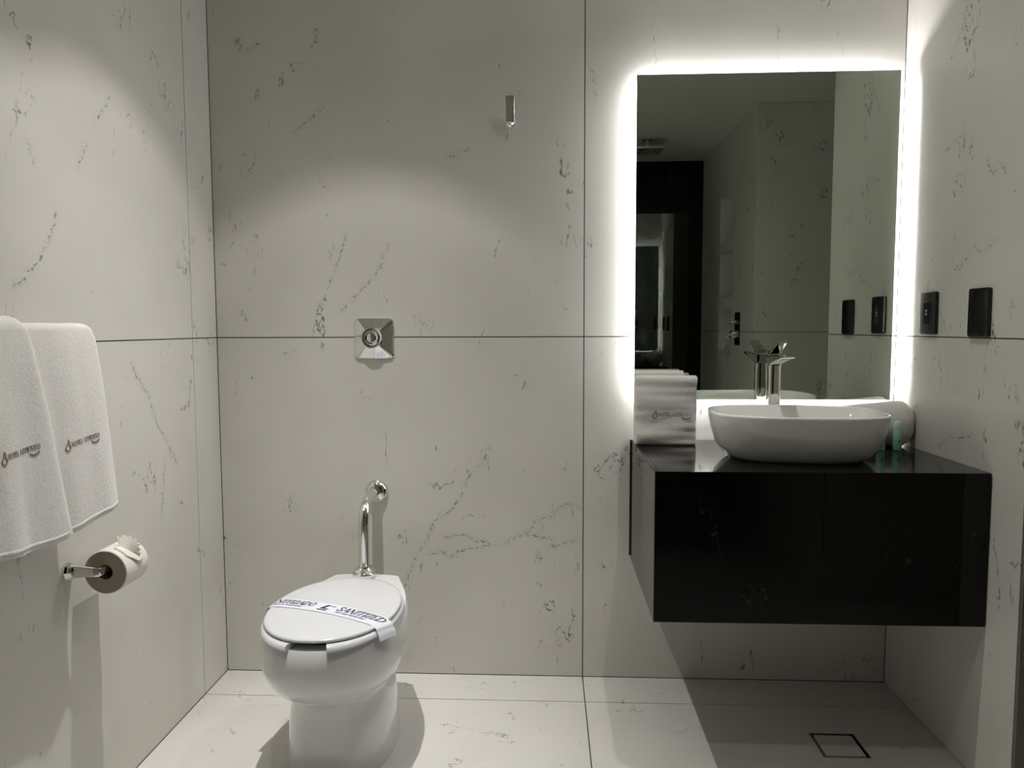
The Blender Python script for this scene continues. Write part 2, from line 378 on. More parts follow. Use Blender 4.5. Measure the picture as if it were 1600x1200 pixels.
# ------------------------------------------------------------------ ceiling downlights
for i, (x, y, P, beam) in enumerate(DOWNLIGHTS):
    lab = ('round recessed ceiling downlight above the toilet', 'round recessed ceiling downlight nearer the shower', 'added ceiling downlight in front of the mirror, brightening the right wall and basin')[i]
    t = thing('downlight', lab, 'ceiling light', (x, y, RZ), group='ceiling downlights')
    bm = bmesh.new(); lathe(bm, [(0.034, -0.0005), (0.034, -0.004), (0.037, -0.006), (0.046, -0.004), (0.048, -0.0005)], (0, 0, 0), cap=False)
    link('trim_ring', bm, M_PLAST, t)
    bm = bmesh.new(); lathe(bm, [(0.034, -0.0008), (0.033, -0.0026)], (0, 0, 0)); link('lens', bm, M_LAMP, t)
    ld = bpy.data.lights.new('downlight_lamp', 'SPOT'); ld.energy = P; ld.spot_size = math.radians(178); ld.spot_blend = 0.05
    ld.shadow_soft_size = 0.012; ld.color = (1.0, 0.975, 0.925)
    ld.use_nodes = True; nt = ld.node_tree; em = nt.nodes['Emission']
    tc = nt.nodes.new('ShaderNodeTexCoord'); sx = nt.nodes.new('ShaderNodeSeparateXYZ'); nt.links.new(tc.outputs['Normal'], sx.inputs[0])
    ab = nt.nodes.new('ShaderNodeMath'); ab.operation = 'ABSOLUTE'; nt.links.new(sx.outputs[2], ab.inputs[0])
    cr = nt.nodes.new('ShaderNodeValToRGB'); cr.color_ramp.interpolation = 'LINEAR'
    el = cr.color_ramp.elements
    while len(el) > 2: el.remove(el[1])
    el[0].position, el[1].position = beam[0][0], beam[-1][0]
    el[0].color = (*[beam[0][1]] * 3, 1); el[1].color = (*[beam[-1][1]] * 3, 1)
    for p_, v_ in beam[1:-1]:
        e = el.new(p_); e.color = (v_, v_, v_, 1)
    nt.links.new(ab.outputs[0], cr.inputs[0]); nt.links.new(cr.outputs[0], em.inputs['Strength'])
    lo = bpy.data.objects.new('downlight_lamp', ld); COL.objects.link(lo); lo.parent = t; lo.location = (0, 0, -0.03)

# ------------------------------------------------------------------ mirror with light behind
MX0, MX1, MZ0, MZ1 = 1.4457, 2.2875, 0.9893, 2.0515
t = thing('backlit_mirror', 'tall frameless rectangular mirror glowing white around its edges above the basin', 'mirror', ((MX0 + MX1) / 2, 0, MZ0))
ox, oz = (MX0 + MX1) / 2, MZ0
hw, H = (MX1 - MX0) / 2, MZ1 - MZ0
bm = bx(-hw, hw, -0.048, -0.043, 0, H)
bm.faces.ensure_lookup_table()
for f in bm.faces:
    f.material_index = 0 if abs(f.calc_center_median().y + 0.048) < 1e-4 else 1
link('glass', bm, [M_MIRROR, M_GLASSEDGE], t, smooth=False)
link('back_box', bx(-hw + 0.021, hw - 0.021, -0.0428, -0.0005, 0.021, H - 0.021), M_PLAST, t, smooth=False)
bm = bmesh.new()
a, b = hw - 0.0205, 0.0205
for x0, x1, z0, z1 in ((-a - 0.004, -a, b, H - b), (a, a + 0.004, b, H - b), (-a, a, b - 0.004, b), (-a, a, H - b, H - b + 0.004)):
    box(bm, x0, x1, -0.018, -0.004, z0, z1)
link('led_strip', bm, M_LED, t, smooth=False)

# ------------------------------------------------------------------ vanity
VX0, VX1, VY, VZ0, VZ1 = 1.4424, RX - 0.002, -0.5743, 0.4319, 0.8461
t = thing('vanity_cabinet', 'wall-hung black marble vanity cabinet under the white basin', 'cabinet', (VX0, 0, VZ0))
def vb(x0, x1, y0, y1, z0, z1): return bx(x0 - VX0, x1 - VX0, y0, y1, z0 - VZ0, z1 - VZ0)
link('countertop', vb(VX0 + 0.0122, VX1, VY + 0.0122, -0.003, VZ1 - 0.014, VZ1), M_BLACK, t, smooth=False)
link('side_panel', vb(VX0, VX0 + 0.012, VY + 0.012, -0.0062, VZ0, VZ1), M_BLACK, t, bevel=0.0008)
link('carcass', vb(VX0 + 0.0125, VX1 - 0.001, VY + 0.0185, -0.004, VZ0 + 0.004, VZ1 - 0.015), M_WATER, t, smooth=False)
link('shadow_gap_strip', vb(VX0 - 0.0042, VX0 + 0.012, -0.0055, -0.001, VZ0 + 0.01, VZ1 + 0.0), M_BPL, t, smooth=False)  # black strip standing in for the shade in the gap at the wall
XM = 1.89
link('drawer_front', vb(VX0, XM - 0.0005, VY, VY + 0.012, VZ0, VZ1), M_BLACK, t, bevel=0.0008)
link('drawer_front', vb(XM + 0.0005, VX1 - 0.001, VY, VY + 0.012, VZ0, VZ1), M_BLACK, t, bevel=0.0008)

# ------------------------------------------------------------------ basin
t = thing('vessel_basin', 'white rounded rectangular ceramic basin standing on the black vanity', 'basin', (1.885, -0.338, VZ1), math.radians(-7.5))
prof = [(0.0, 0.172, 0.106), (0.004, 0.186, 0.117), (0.018, 0.207, 0.134), (0.045, 0.229, 0.152), (0.085, 0.2425, 0.166), (0.115, 0.248, 0.173), (0.131, 0.2495, 0.1765), (0.1355, 0.2495, 0.1765),
        (0.138, 0.247, 0.174), (0.138, 0.2435, 0.1705), (0.135, 0.2405, 0.1675), (0.115, 0.232, 0.159), (0.08, 0.214, 0.142), (0.047, 0.186, 0.117), (0.028, 0.145, 0.085), (0.02, 0.10, 0.06), (0.018, 0.03, 0.03)]
bm = bmesh.new()
rings(bm, [srect(hx, hy, z, 2.9, 88) for z, hx, hy in prof], True, True)
link('bowl', bm, M_CERB, t, angle=50)
bm = bmesh.new(); lathe(bm, [(0.026, 0.0185), (0.026, 0.0215), (0.022, 0.0235), (0.006, 0.0238)], (0, 0, 0), n=32); link('waste_cap', bm, M_CHROME, t)

# ------------------------------------------------------------------ tap
FX, FY = 1.8845, -0.121
t = thing('basin_tap', 'tall chrome single-lever tap standing behind the white basin', 'tap', (FX, FY, VZ1))
bm = bmesh.new()
rings(bm, [srect(0.0245, 0.0245, 0.0003, 3, 48), srect(0.0245, 0.0245, 0.005, 3, 48), srect(0.0205, 0.0195, 0.009, 3, 48), srect(0.0205, 0.0195, 0.262, 3, 48)])
link('body', bm, M_CHROME, t, angle=40)
bm = bmesh.new()
sp = []
for y, z0, z1, hx in ((0.0195, 0.2625, 0.292, 0.0195), (-0.0195, 0.2625, 0.296, 0.0205), (-0.05, 0.272, 0.297, 0.021), (-0.1, 0.282, 0.2975, 0.021), (-0.142, 0.2895, 0.2985, 0.0205), (-0.148, 0.2925, 0.2965, 0.0195)):
    zc, hz = (z0 + z1) / 2, (z1 - z0) / 2
    sp.append([(hx * sq(math.cos(k * PI / 16), 6), y, zc + hz * sq(math.sin(k * PI / 16), 6)) for k in range(32)])
rings(bm, sp); link('spout', bm, M_CHROME, t, angle=40)
bm = bmesh.new()
sp = []
for y, zc, hz, hx in ((0.018, 0.305, 0.004, 0.014), (0.0, 0.3025, 0.006, 0.018), (-0.02, 0.3065, 0.006, 0.0185), (-0.055, 0.3215, 0.0035, 0.0165), (-0.09, 0.337, 0.0022, 0.0145)):
    sp.append([(hx * sq(math.cos(k * PI / 16), 6), y, zc + hz * sq(math.sin(k * PI / 16), 6)) for k in range(32)])
rings(bm, sp); link('lever', bm, M_CHROME, t, angle=40)

# ------------------------------------------------------------------ lettering
SER = {  # serif strokes on a 0..1 cap height: (points, thickness)
 'S': [([(0.52, 0.78), (0.5, 0.92), (0.33, 0.99), (0.17, 0.93), (0.11, 0.78), (0.17, 0.63), (0.33, 0.52), (0.49, 0.40), (0.55, 0.25), (0.48, 0.08), (0.32, 0.01), (0.14, 0.07), (0.08, 0.24)], 0.09)],
 'A': [([(0.05, 0), (0.36, 1)], 0.05), ([(0.36, 1), (0.68, 0)], 0.12), ([(0.15, 0.34), (0.56, 0.34)], 0.05), ([(-0.04, 0.02), (0.17, 0.02)], 0.04), ([(0.54, 0.02), (0.8, 0.02)], 0.04)],
 'N': [([(0.12, 0), (0.12, 1)], 0.05), ([(0.12, 0.98), (0.66, 0.02)], 0.12), ([(0.66, 0), (0.66, 1)], 0.05), ([(0, 0.02), (0.24, 0.02)], 0.04), ([(0.54, 0.98), (0.78, 0.98)], 0.04), ([(0, 0.98), (0.14, 0.98)], 0.04)],
 'I': [([(0.16, 0), (0.16, 1)], 0.12), ([(0.02, 0.02), (0.30, 0.02)], 0.04), ([(0.02, 0.98), (0.30, 0.98)], 0.04)],
 'T': [([(0.32, 0), (0.32, 1)], 0.12), ([(0.02, 0.97), (0.62, 0.97)], 0.05), ([(0.03, 0.97), (0.03, 0.78)], 0.04), ([(0.61, 0.97), (0.61, 0.78)], 0.04), ([(0.18, 0.02), (0.46, 0.02)], 0.04)],
 'Z': [([(0.04, 0.97), (0.56, 0.97)], 0.05), ([(0.54, 0.97), (0.06, 0.03)], 0.12), ([(0.04, 0.03), (0.58, 0.03)], 0.05), ([(0.05, 0.97), (0.05, 0.78)], 0.04), ([(0.57, 0.03), (0.57, 0.24)], 0.04)],
 'E': [([(0.14, 0), (0.14, 1)], 0.12), ([(0.02, 0.97), (0.54, 0.97)], 0.05), ([(0.02, 0.03), (0.56, 0.03)], 0.05), ([(0.14, 0.5), (0.42, 0.5)], 0.05), ([(0.54, 0.97), (0.54, 0.78)], 0.04), ([(0.56, 0.03), (0.56, 0.25)], 0.04)],
 'D': [([(0.14, 0), (0.14, 1)], 0.12), ([(0.02, 0.97), (0.3, 0.97), (0.5, 0.9), (0.62, 0.72), (0.66, 0.5), (0.62, 0.28), (0.5, 0.1), (0.3, 0.03), (0.02, 0.03)], 0.08)],
 'O': [([(0.4 + 0.3 * math.cos(a * PI / 10), 0.5 + 0.48 * math.sin(a * PI / 10)) for a in range(21)], 0.085)],
 'H': [([(0.12, 0), (0.12, 1)], 0.1), ([(0.62, 0), (0.62, 1)], 0.1), ([(0.12, 0.5), (0.62, 0.5)], 0.05)],
 'L': [([(0.14, 0), (0.14, 1)], 0.1), ([(0.02, 0.03), (0.54, 0.03), (0.54, 0.2)], 0.05)],
 'P': [([(0.14, 0), (0.14, 1)], 0.1), ([(0.14, 0.97), (0.38, 0.97), (0.52, 0.85), (0.52, 0.63), (0.38, 0.5), (0.14, 0.5)], 0.07)],
 'R': [([(0.14, 0), (0.14, 1)], 0.1), ([(0.14, 0.97), (0.38, 0.97), (0.52, 0.85), (0.52, 0.66), (0.38, 0.53), (0.14, 0.53)], 0.07), ([(0.34, 0.5), (0.6, 0)], 0.09)],
 'C': [([(0.58, 0.8), (0.5, 0.93), (0.36, 0.98), (0.2, 0.9), (0.1, 0.7), (0.08, 0.5), (0.1, 0.3), (0.2, 0.1), (0.36, 0.02), (0.5, 0.07), (0.58, 0.2)], 0.08)],
 'U': [([(0.12, 1), (0.12, 0.3), (0.2, 0.07), (0.36, 0.02), (0.52, 0.07), (0.6, 0.3), (0.6, 1)], 0.08)],
 'F': [([(0.14, 0), (0.14, 1)], 0.1), ([(0.02, 0.97), (0.54, 0.97)], 0.05), ([(0.14, 0.52), (0.42, 0.52)], 0.05)],
 'Y': [([(0.04, 1), (0.32, 0.48)], 0.1), ([(0.6, 1), (0.32, 0.48), (0.32, 0)], 0.08)],
}
WID = {'S': 0.66, 'A': 0.74, 'N': 0.84, 'I': 0.36, 'T': 0.68, 'Z': 0.66, 'E': 0.66, 'D': 0.76, 'O': 0.84, 'H': 0.78, 'L': 0.6, 'P': 0.6, 'R': 0.68, 'C': 0.68, 'U': 0.74, 'F': 0.6, 'Y': 0.68, ' ': 0.4}
def strokes(text, height, slant=0.0, x=0.0, y=0.0, fat=1.0, track=1.0):
    """-> list of quads in 2-D and the total width"""
    quads = []
    for ch in text:
        for pts, th in SER.get(ch, []):
            for a, b in zip(pts, pts[1:]):
                a, b = Vector(a), Vector(b); d = b - a
                if d.length < 1e-6: continue
                nn = Vector((-d.y, d.x)).normalized() * th * fat / 2
                e = d.normalized() * 0.012
                q = [a - e - nn, b + e - nn, b + e + nn, a - e + nn]
                quads.append([(x + (p.x + p.y * slant) * height, y + p.y * height) for p in q])
        x += WID.get(ch, 0.7) * height * track
    return quads, x
def flame(x, y, s):
    """small flame emblem outline, as quads"""
    pts = [(0.5, 1.0), (0.62, 0.78), (0.56, 0.6), (0.7, 0.42), (0.66, 0.2), (0.45, 0.06), (0.22, 0.16), (0.16, 0.36), (0.3, 0.56), (0.42, 0.72), (0.5, 1.0)]
    q = []
    for a, b in zip(pts, pts[1:]):
        a, b = Vector(a), Vector(b); n = Vector((-(b - a).y, (b - a).x)).normalized() * 0.06
        q.append([(x + p.x * s, y + p.y * s) for p in (a - n, b - n, b + n, a + n)])
    return q
def quads_obj(name, quads, fn, mat, parent, sub=1):
    bm = bmesh.new()
    for q in quads:
        bm.faces.new([bm.verts.new(fn(*p)) for p in q])
    o = link(name, bm, mat, parent, smooth=False)
    s = o.modifiers.new('thickness', 'SOLIDIFY'); s.thickness = 0.0005; s.offset = 0
    return o

# ------------------------------------------------------------------ hanging towels and their rail
t = thing('towel_rail', 'chrome towel rail on the left wall beneath the white hanging towels', 'towel rail', (0, -1.15, 1.225))
bm = bmesh.new(); tube(bm, [(0.085, -0.34, 0), (0.085, 0.255, 0)], 0.009, 20); link('bar', bm, M_CHROME, t)
for y in (0.235, -0.32):
    bm = bmesh.new(); lathe(bm, [(0.017, 0.0005), (0.017, 0.006), (0.012, 0.012), (0.009, 0.05), (0.009, 0.0765)], (0, y, -0.004), 'x'); link('post', bm, M_CHROME, t)

def hang_towel(name, label, ya, yb, zf, zb, xf, lay, seed, top=1.2395, slant=0.0, lean=0.0, logo=None):
    """front face at x ~ xf; ya (far end, +y) to yb; folded towel over the bar"""
    t = thing(name, label, 'towel', (0, (ya + yb) / 2, zf), group='towels on the rail')
    yc, zc = (ya + yb) / 2, zf
    L = []
    n_f, n_t, n_b = 34, 14, 20
    BR = 0.0095 + lay
    def front(yy, z):           # x of the outer face at absolute (y, z)
        k = max(0.0, min(1.0, (1.225 - z) / 0.42))
        w = 0.0045 * noise.noise(Vector((yy * 9 + seed, z * 2.2, seed))) + 0.0022 * noise.noise(Vector((yy * 26, z * 5 + seed, 3)))
        fold = (0.007 * math.sin((yy - ya) * 24 + seed + z * 1.5) + 0.003 * math.sin((yy - ya) * 57 + seed * 2)) * (0.25 + 0.75 * k)
        return 0.085 + BR + (xf - 0.085 - BR) * (k ** 0.7) + (w + fold) * min(1, k * 3 + 0.15)
    nu = 40
    bm = bmesh.new(); rows = []
    th = 0.0035 + 0.0
    prof = []
    for i in range(n_f + 1): prof.append(('f', zf + (1.225 - zf) * i / n_f))
    for i in range(1, n_t): prof.append(('t', PI * i / n_t))
    for i in range(n_b + 1): prof.append(('b', 1.225 + (zb - 1.225) * i / n_b))
    for kind, v in prof:
        row = []
        for j in range(nu + 1):
            u = j / nu
            # outline of the towel: widens a little towards the hem
            dropk = max(0, (1.24 - v) / 0.42) if kind == 'f' else 0
            yl = ya + slant * dropk; yr = yb + lean * dropk
            y = yl + (yr - yl) * u
            ed = min(u, 1 - u) * (ya - yb)
            rnd = max(0.0, 1 - ed / 0.014)           # edge rolls back into the fold
            if kind == 'f':
                hz = 0.01 * math.sin(u * 5 + seed) * max(0, 1 - (v - zf) / 0.1)
                x = front(y, v) - 0.007 * rnd ** 2; z = v + hz
            elif kind == 't':
                x = 0.085 + BR * math.cos(v); z = 1.225 + BR * 1.15 * math.sin(v) - 0.012 * max(0, 1 - u * 9) ** 2 - 0.002 * rnd ** 2
                z += 0.0015 * noise.noise(Vector((y * 20, v, seed)))
            else:
                k = (1.225 - v) / 0.4
                x = max(0.085 - BR - 0.012 * k + 0.003 * noise.noise(Vector((y * 9, v * 3, seed + 9))), 0.02 + lay); z = v
            row.append(bm.verts.new((x, y - yc, z - zc)))
        rows.append(row)
    for a, b in zip(rows, rows[1:]):
        for i in range(nu): bm.faces.new((a[i], a[i + 1], b[i + 1], b[i]))
    o = link('cloth', bm, M_TERRY, t, angle=180)
    s = o.modifiers.new('thickness', 'SOLIDIFY'); s.thickness = 0.009; s.offset = -1 if False else 0; s.use_rim = True
    b = o.modifiers.new('bevel', 'BEVEL'); b.width = 0.003; b.segments = 2; b.limit_method = 'ANGLE'; b.angle_limit = math.radians(50)
    # hem band near the lower edge
    bm = bmesh.new(); rr = []
    for z in (0.006, 0.008, 0.014, 0.016):
        row = []
        for j in range(nu + 1):
            u = j / nu; dropk = (1.24 - zf) / 0.42
            yl = ya + slant * dropk; yr = yb + lean * dropk
            y = yl + (yr - yl) * (0.02 + 0.96 * u)
            hz = 0.01 * math.sin((0.02 + 0.96 * u) * 5 + seed) 
            ed = min(u, 1 - u) * (ya - yb); rnd = max(0.0, 1 - ed / 0.014)
            x = front(y, zf + z) + 0.0045 - 0.007 * rnd ** 2 + (0.0016 if z in (0.008, 0.014) else -0.002)
            row.append(bm.verts.new((x, y - yc, z + hz)))
        rr.append(row)
    for a, b in zip(rr, rr[1:]):
        for i in range(nu): bm.faces.new((a[i], a[i + 1], b[i + 1], b[i]))
    link('hem', bm, M_TERRY, t, angle=180)
    if logo:
        ly, lz, sc, rise = logo
        fn = lambda a, c: (front(ly + a, lz + c + rise * a) + 0.0056, ly + a - yc, lz + c + rise * a - zc)
        word(t, fn, sc)
    return t
def word(t, fn, sc):
    """embroidered flame and hotel name, about 0.13*sc wide"""
    quads_obj('emblem', flame(0, -0.011 * sc, 0.031 * sc), fn, M_THREAD3, t)
    q, x = strokes('HOTEL', 0.0125 * sc, 0, 0.026 * sc, 0, 1.2, 1.0)
    quads_obj('embroidery', q, fn, M_THREAD, t)
    q, x = strokes('LEPIENTO', 0.0125 * sc, 0, x + 0.006 * sc, 0, 1.2, 1.0)
    arc = [(x - 0.034 * sc + 0.03 * sc * k / 8, -0.006 * sc - 0.005 * sc * math.sin(PI * k / 8)) for k in range(9)]
    for a, b in zip(arc, arc[1:]):
        q.append([(a[0], a[1] - 0.0022 * sc), (b[0], b[1] - 0.0022 * sc), (b[0], b[1] + 0.0022 * sc), (a[0], a[1] + 0.0022 * sc)])
    quads_obj('embroidery', q, fn, M_THREAD2, t)

hang_towel('hand_towel', 'white hand towel on the left wall rail, the one nearest the toilet', -0.872, -1.16, 0.798, 0.88, 0.125, 0.004, 1.3, slant=0.035, lean=-0.01, logo=(-1.028, 0.975, 0.82, 0.09))
hang_towel('hand_towel', 'white hand towel on the left wall rail, cut off by the photo edge', -1.108, -1.42, 0.800, 0.90, 0.142, 0.0155, 4.1, slant=0.06, lean=-0.03, logo=(-1.245, 0.985, 0.85, 0.06))

# ------------------------------------------------------------------ toilet roll holder and roll
t = thing('toilet_roll_holder', 'chrome toilet roll holder on the left wall below the hanging towels', 'toilet roll holder', (0, -0.864, 0.652))
bm = bmesh.new(); lathe(bm, [(0.022, 0.0005), (0.022, 0.007), (0.018, 0.013), (0.015, 0.02)], (0, 0, 0), 'x', n=8); link('wall_flange', bm, M_CHROME, t, angle=20)
bm = bmesh.new()
sp = []
path = [(0.012, 0.0, 0.0), (0.05, 0.0, -0.001), (0.068, 0.0, -0.002), (0.076, 0.004, -0.003), (0.079, 0.014, -0.004), (0.080, 0.082, -0.0045), (0.080, 0.118, -0.0045)]
hs = [0.0165, 0.0125, 0.012, 0.0105, 0.0095, 0.0085, 0.008]; ds = [0.008, 0.006, 0.006, 0.006, 0.0065, 0.0065, 0.0065]
for i, p in enumerate(path):
    p = Vector(p); tt = (Vector(path[min(i + 1, 6)]) - Vector(path[max(i - 1, 0)])); tt.z = 0; tt.normalize(); side = Vector((tt.y, -tt.x, 0))
    sp.append([p + side * ds[i] * sq(math.cos(k * PI / 12), 4) + Vector((0, 0, hs[i] * sq(math.sin(k * PI / 12), 4))) for k in range(24)])
rings(bm, sp); link('arm', bm, M_CHROME, t, angle=40)
bm = bmesh.new(); lathe(bm, [(0.0125, 0.1185), (0.0125, 0.125), (0.008, 0.128)], (0.080, 0, -0.0045), 'y', n=24); link('end_cap', bm, M_CHROME, t)

RC = (0.081, -0.84, 0.6415)
t = thing('toilet_roll', 'toilet roll with a folded tissue flower hanging on the chrome holder', 'toilet roll', RC)
bm = bmesh.new()
R0 = [(0.0185, 0.0), (0.052, 0.0), (0.054, 0.002), (0.054, 0.098), (0.052, 0.1), (0.0185, 0.1)]
rg = lathe(bm, R0 + [R0[0]], (0, 0, 0), 'y', n=64, cap=False)
bmesh.ops.remove_doubles(bm, verts=bm.verts, dist=1e-6)
for f in bm.faces:
    n = f.calc_center_median()
    if n.y < 0.0005 or n.y > 0.0995: f.material_index = 1
link('roll', bm, [M_TISSUE, M_TISEND], t, angle=40)
bm = bmesh.new(); lathe(bm, [(0.0184, 0.001), (0.0184, 0.099)], (0, 0, 0), 'y', n=40, cap=False); o = link('core', bm, M_CARD, t)
s = o.modifiers.new('thickness', 'SOLIDIFY'); s.thickness = 0.0008; s.offset = -1
# pleated fan of tissue on top
bm = bmesh.new()
cen = Vector((0.036, 0.040, 0.052))
rows = []
NP = 36
for j in range(6):
    fr = j / 5; row = []
    for k in range(NP + 1):
        a = math.radians(-28 + 150 * k / NP)
        dirv = Vector((math.cos(a) * 0.35, math.sin(a) * 0.55 - 0.1, 0.75 + 0.1 * math.sin(a * 2))).normalized()
        dirv = Vector((math.cos(a) * 0.85, 0.42 + 0.25 * math.cos(a), math.sin(a) * 0.8)).normalized()
        rad = 0.004 + fr * (0.037 + 0.003 * math.sin(k * 1.1) + 0.002 * math.sin(k * 2.9))
        pl = (0.0016 if k % 2 else -0.0016) * fr
        p = cen + Vector((-0.012, -0.006, -0.012)) + dirv * rad + Vector((0.2, -1, 0.2)) * pl
        row.append(bm.verts.new(p))
    rows.append(row)
for a, b in zip(rows, rows[1:]):
    for k in range(NP): bm.faces.new((a[k], a[k + 1], b[k + 1], b[k]))
o = link('tissue_fan', bm, M_TISFAN, t, smooth=False)
s = o.modifiers.new('thickness', 'SOLIDIFY'); s.thickness = 0.0006
# loose tail wrapped under the fan
bm = bmesh.new(); rr = []
for k in range(13):
    a = math.radians(12 + 5.5 * k)
    rad = 0.0552 + 0.004 * max(0, 1 - k / 5) 
    y0, y1 = 0.018 + 0.03 * max(0, 1 - k / 5), 0.085 - 0.02 * max(0, 1 - k / 5)
    rr.append([bm.verts.new((math.cos(a) * rad, y0 + (y1 - y0) * j / 6, math.sin(a) * rad)) for j in range(7)])
for a, b in zip(rr, rr[1:]):
    for k in range(6): bm.faces.new((a[k], a[k + 1], b[k + 1], b[k]))
o = link('tissue_tail', bm, M_TISSUE, t, angle=180); s = o.modifiers.new('thickness', 'SOLIDIFY'); s.thickness = 0.0006; s.offset = 1

# ------------------------------------------------------------------ toilet
TX, TA = 0.5605, math.radians(-1.2)
t = thing('toilet', 'white floor-standing toilet with closed lid and paper strip across it', 'toilet', (TX, -0.2, 0), TA)
def eg(z, hw, yf, yb, yc, pf=2.0, pb=2.4, n=72): return [(x, y + 0.2, zz) for x, y, zz in egg(hw, yf, yb, z, yc, pf, pb, n)]
body = [(0.0005, 0.150, -0.648, -0.235, -0.45, 2.5, 2.2), (0.012, 0.151, -0.650, -0.232, -0.45, 2.5, 2.2), (0.06, 0.149, -0.646, -0.23, -0.45, 2.5, 2.2), (0.12, 0.146, -0.644, -0.225, -0.45, 2.45, 2.2),
        (0.17, 0.140, -0.644, -0.215, -0.45, 2.4, 2.2), (0.20, 0.133, -0.647, -0.205, -0.45, 2.3, 2.2), (0.217, 0.132, -0.655, -0.198, -0.46, 2.25, 2.3), (0.229, 0.140, -0.674, -0.19, -0.48, 2.2, 2.3),
        (0.246, 0.158, -0.708, -0.185, -0.49, 2.15, 2.3), (0.268, 0.175, -0.740, -0.18, -0.50, 2.1, 2.3), (0.295, 0.188, -0.764, -0.176, -0.50, 2.1, 2.3), (0.325, 0.195, -0.777, -0.173, -0.50, 2.15, 2.3),
        (0.36, 0.196, -0.783, -0.170, -0.50, 2.15, 2.35), (0.388, 0.193, -0.780, -0.168, -0.50, 2.15, 2.4), (0.408, 0.189, -0.774, -0.167, -0.50, 2.15, 2.4), (0.4185, 0.183, -0.768, -0.17, -0.50, 2.15, 2.4)]
bm = bmesh.new()
def rings_body():
    out = []
    for z, hw, yf, yb, yc, pf, pb in body:
        r = eg(z, hw, yf, yb, yc, pf, pb)
        rr = []
        for x, y, zz in r:
            # back part of the upper body narrows to the spud deck
            ya = y - 0.2
            if z > 0.20 and ya > yc:
                k = min(1, (ya - yc) / (yb - yc)); kk = min(1, (z - 0.20) / 0.12)
                lim = hw + (0.103 - hw) * (k ** 1.3)
                bl = k * kk
                tx = max(-lim, min(lim, x * 1.6))
                x = x * (1 - bl) + tx * bl
            rr.append((x, y, zz))
        out.append(rr)
    return out
RB = rings_body()
inner = [(0.4185, 0.143, -0.725, -0.33, -0.52), (0.40, 0.138, -0.72, -0.335, -0.52), (0.34, 0.125, -0.70, -0.34, -0.51), (0.28, 0.10, -0.65, -0.36, -0.5), (0.23, 0.06, -0.56, -0.38, -0.47), (0.215, 0.02, -0.5, -0.42, -0.46)]
RB += [eg(z, hw, yf, yb, yc, 2.0, 2.0) for z, hw, yf, yb, yc in inner]
rings(bm, RB, True, True)
link('bowl', bm, M_CER, t, angle=60)
# seat: open at the front
bm = bmesh.new()
def seat_ring(k):
    a = k
    c, s = math.cos(a), math.sin(a)
    yc = -0.52
    def pt(hw, yf, yb, p): 
        y = yc + (yb - yc) * sq(s, p) if s > 0 else yc + (yc - yf) * sq(s, p)
        return Vector((hw * sq(c, p), y + 0.2, 0))
    o = pt(0.188, -0.785, -0.285, 2.15); i = pt(0.118, -0.705, -0.35, 2.0)
    return o, i
N = 90; A0 = math.radians(-90 + 15); rr = []
for k in range(N + 1):
    a = A0 + (2 * PI - math.radians(30)) * k / N
    o, i = seat_ring(a)
    d = (i - o).normalized()
    z0, z1 = 0.4195, 0.4355
    rr.append([o + d * 0.004 + Vector((0, 0, z0)), o + Vector((0, 0, z0 + 0.006)), o + d * 0.002 + Vector((0, 0, z1 - 0.004)), o + d * 0.008 + Vector((0, 0, z1)), i - d * 0.01 + Vector((0, 0, z1)), i - d * 0.002 + Vector((0, 0, z1 - 0.005)), i + Vector((0, 0, z0 + 0.004)), i - d * 0.005 + Vector((0, 0, z0))])
rings(bm, rr, True, True)
link('seat', bm, M_PLAST, t, angle=50)
bm = bmesh.new()
L = [(0.4365, 0.177, -0.757, -0.294), (0.438, 0.181, -0.763, -0.289), (0.442, 0.1825, -0.765, -0.287), (0.4455, 0.181, -0.763, -0.289), (0.4472, 0.176, -0.756, -0.296), (0.4482, 0.165, -0.74, -0.31), (0.4492, 0.10, -0.66, -0.40), (0.4495, 0.03, -0.55, -0.5)]
rings(bm, [eg(z, hw, yf, yb, -0.53, 2.1, 2.15) for z, hw, yf, yb in L], True, True)
link('lid', bm, M_PLAST, t, angle=60)
for x in (-0.075, 0.075):
    bm = bmesh.new(); lathe(bm, [(0.013, 0.419), (0.013, 0.426), (0.010, 0.429)], (x, -0.082, 0), n=24); link('hinge', bm, M_PLAST, t)
# paper strip over lid and seat
def strip_pt(u, v):
    """u along the strip 0..1 on the lid, v across 0..1 (0 = front edge)"""
    P = [Vector((-0.179, -0.317)), Vector((-0.06, -0.333)), Vector((0.045, -0.372)), Vector((0.166, -0.445))]
    a = P[0] * (1 - u) ** 3 + P[1] * 3 * u * (1 - u) ** 2 + P[2] * 3 * u * u * (1 - u) + P[3] * u ** 3
    tg = ((P[1] - P[0]) * (1 - u) ** 2 + (P[2] - P[1]) * 2 * u * (1 - u) + (P[3] - P[2]) * u * u).normalized()
    nn = Vector((-tg.y, tg.x))
    p = a + nn * (v - 0.5) * 0.062
    return p
def lid_z(p):
    d = math.hypot(p.x / 0.18, (p.y + 0.33) / 0.235)
    return 0.4496 - 0.0012 * min(1, d) ** 2 - (0.003 * max(0, (d - 0.92) / 0.08) ** 1.5 if d > 0.92 else 0)
bm = bmesh.new(); rr = []
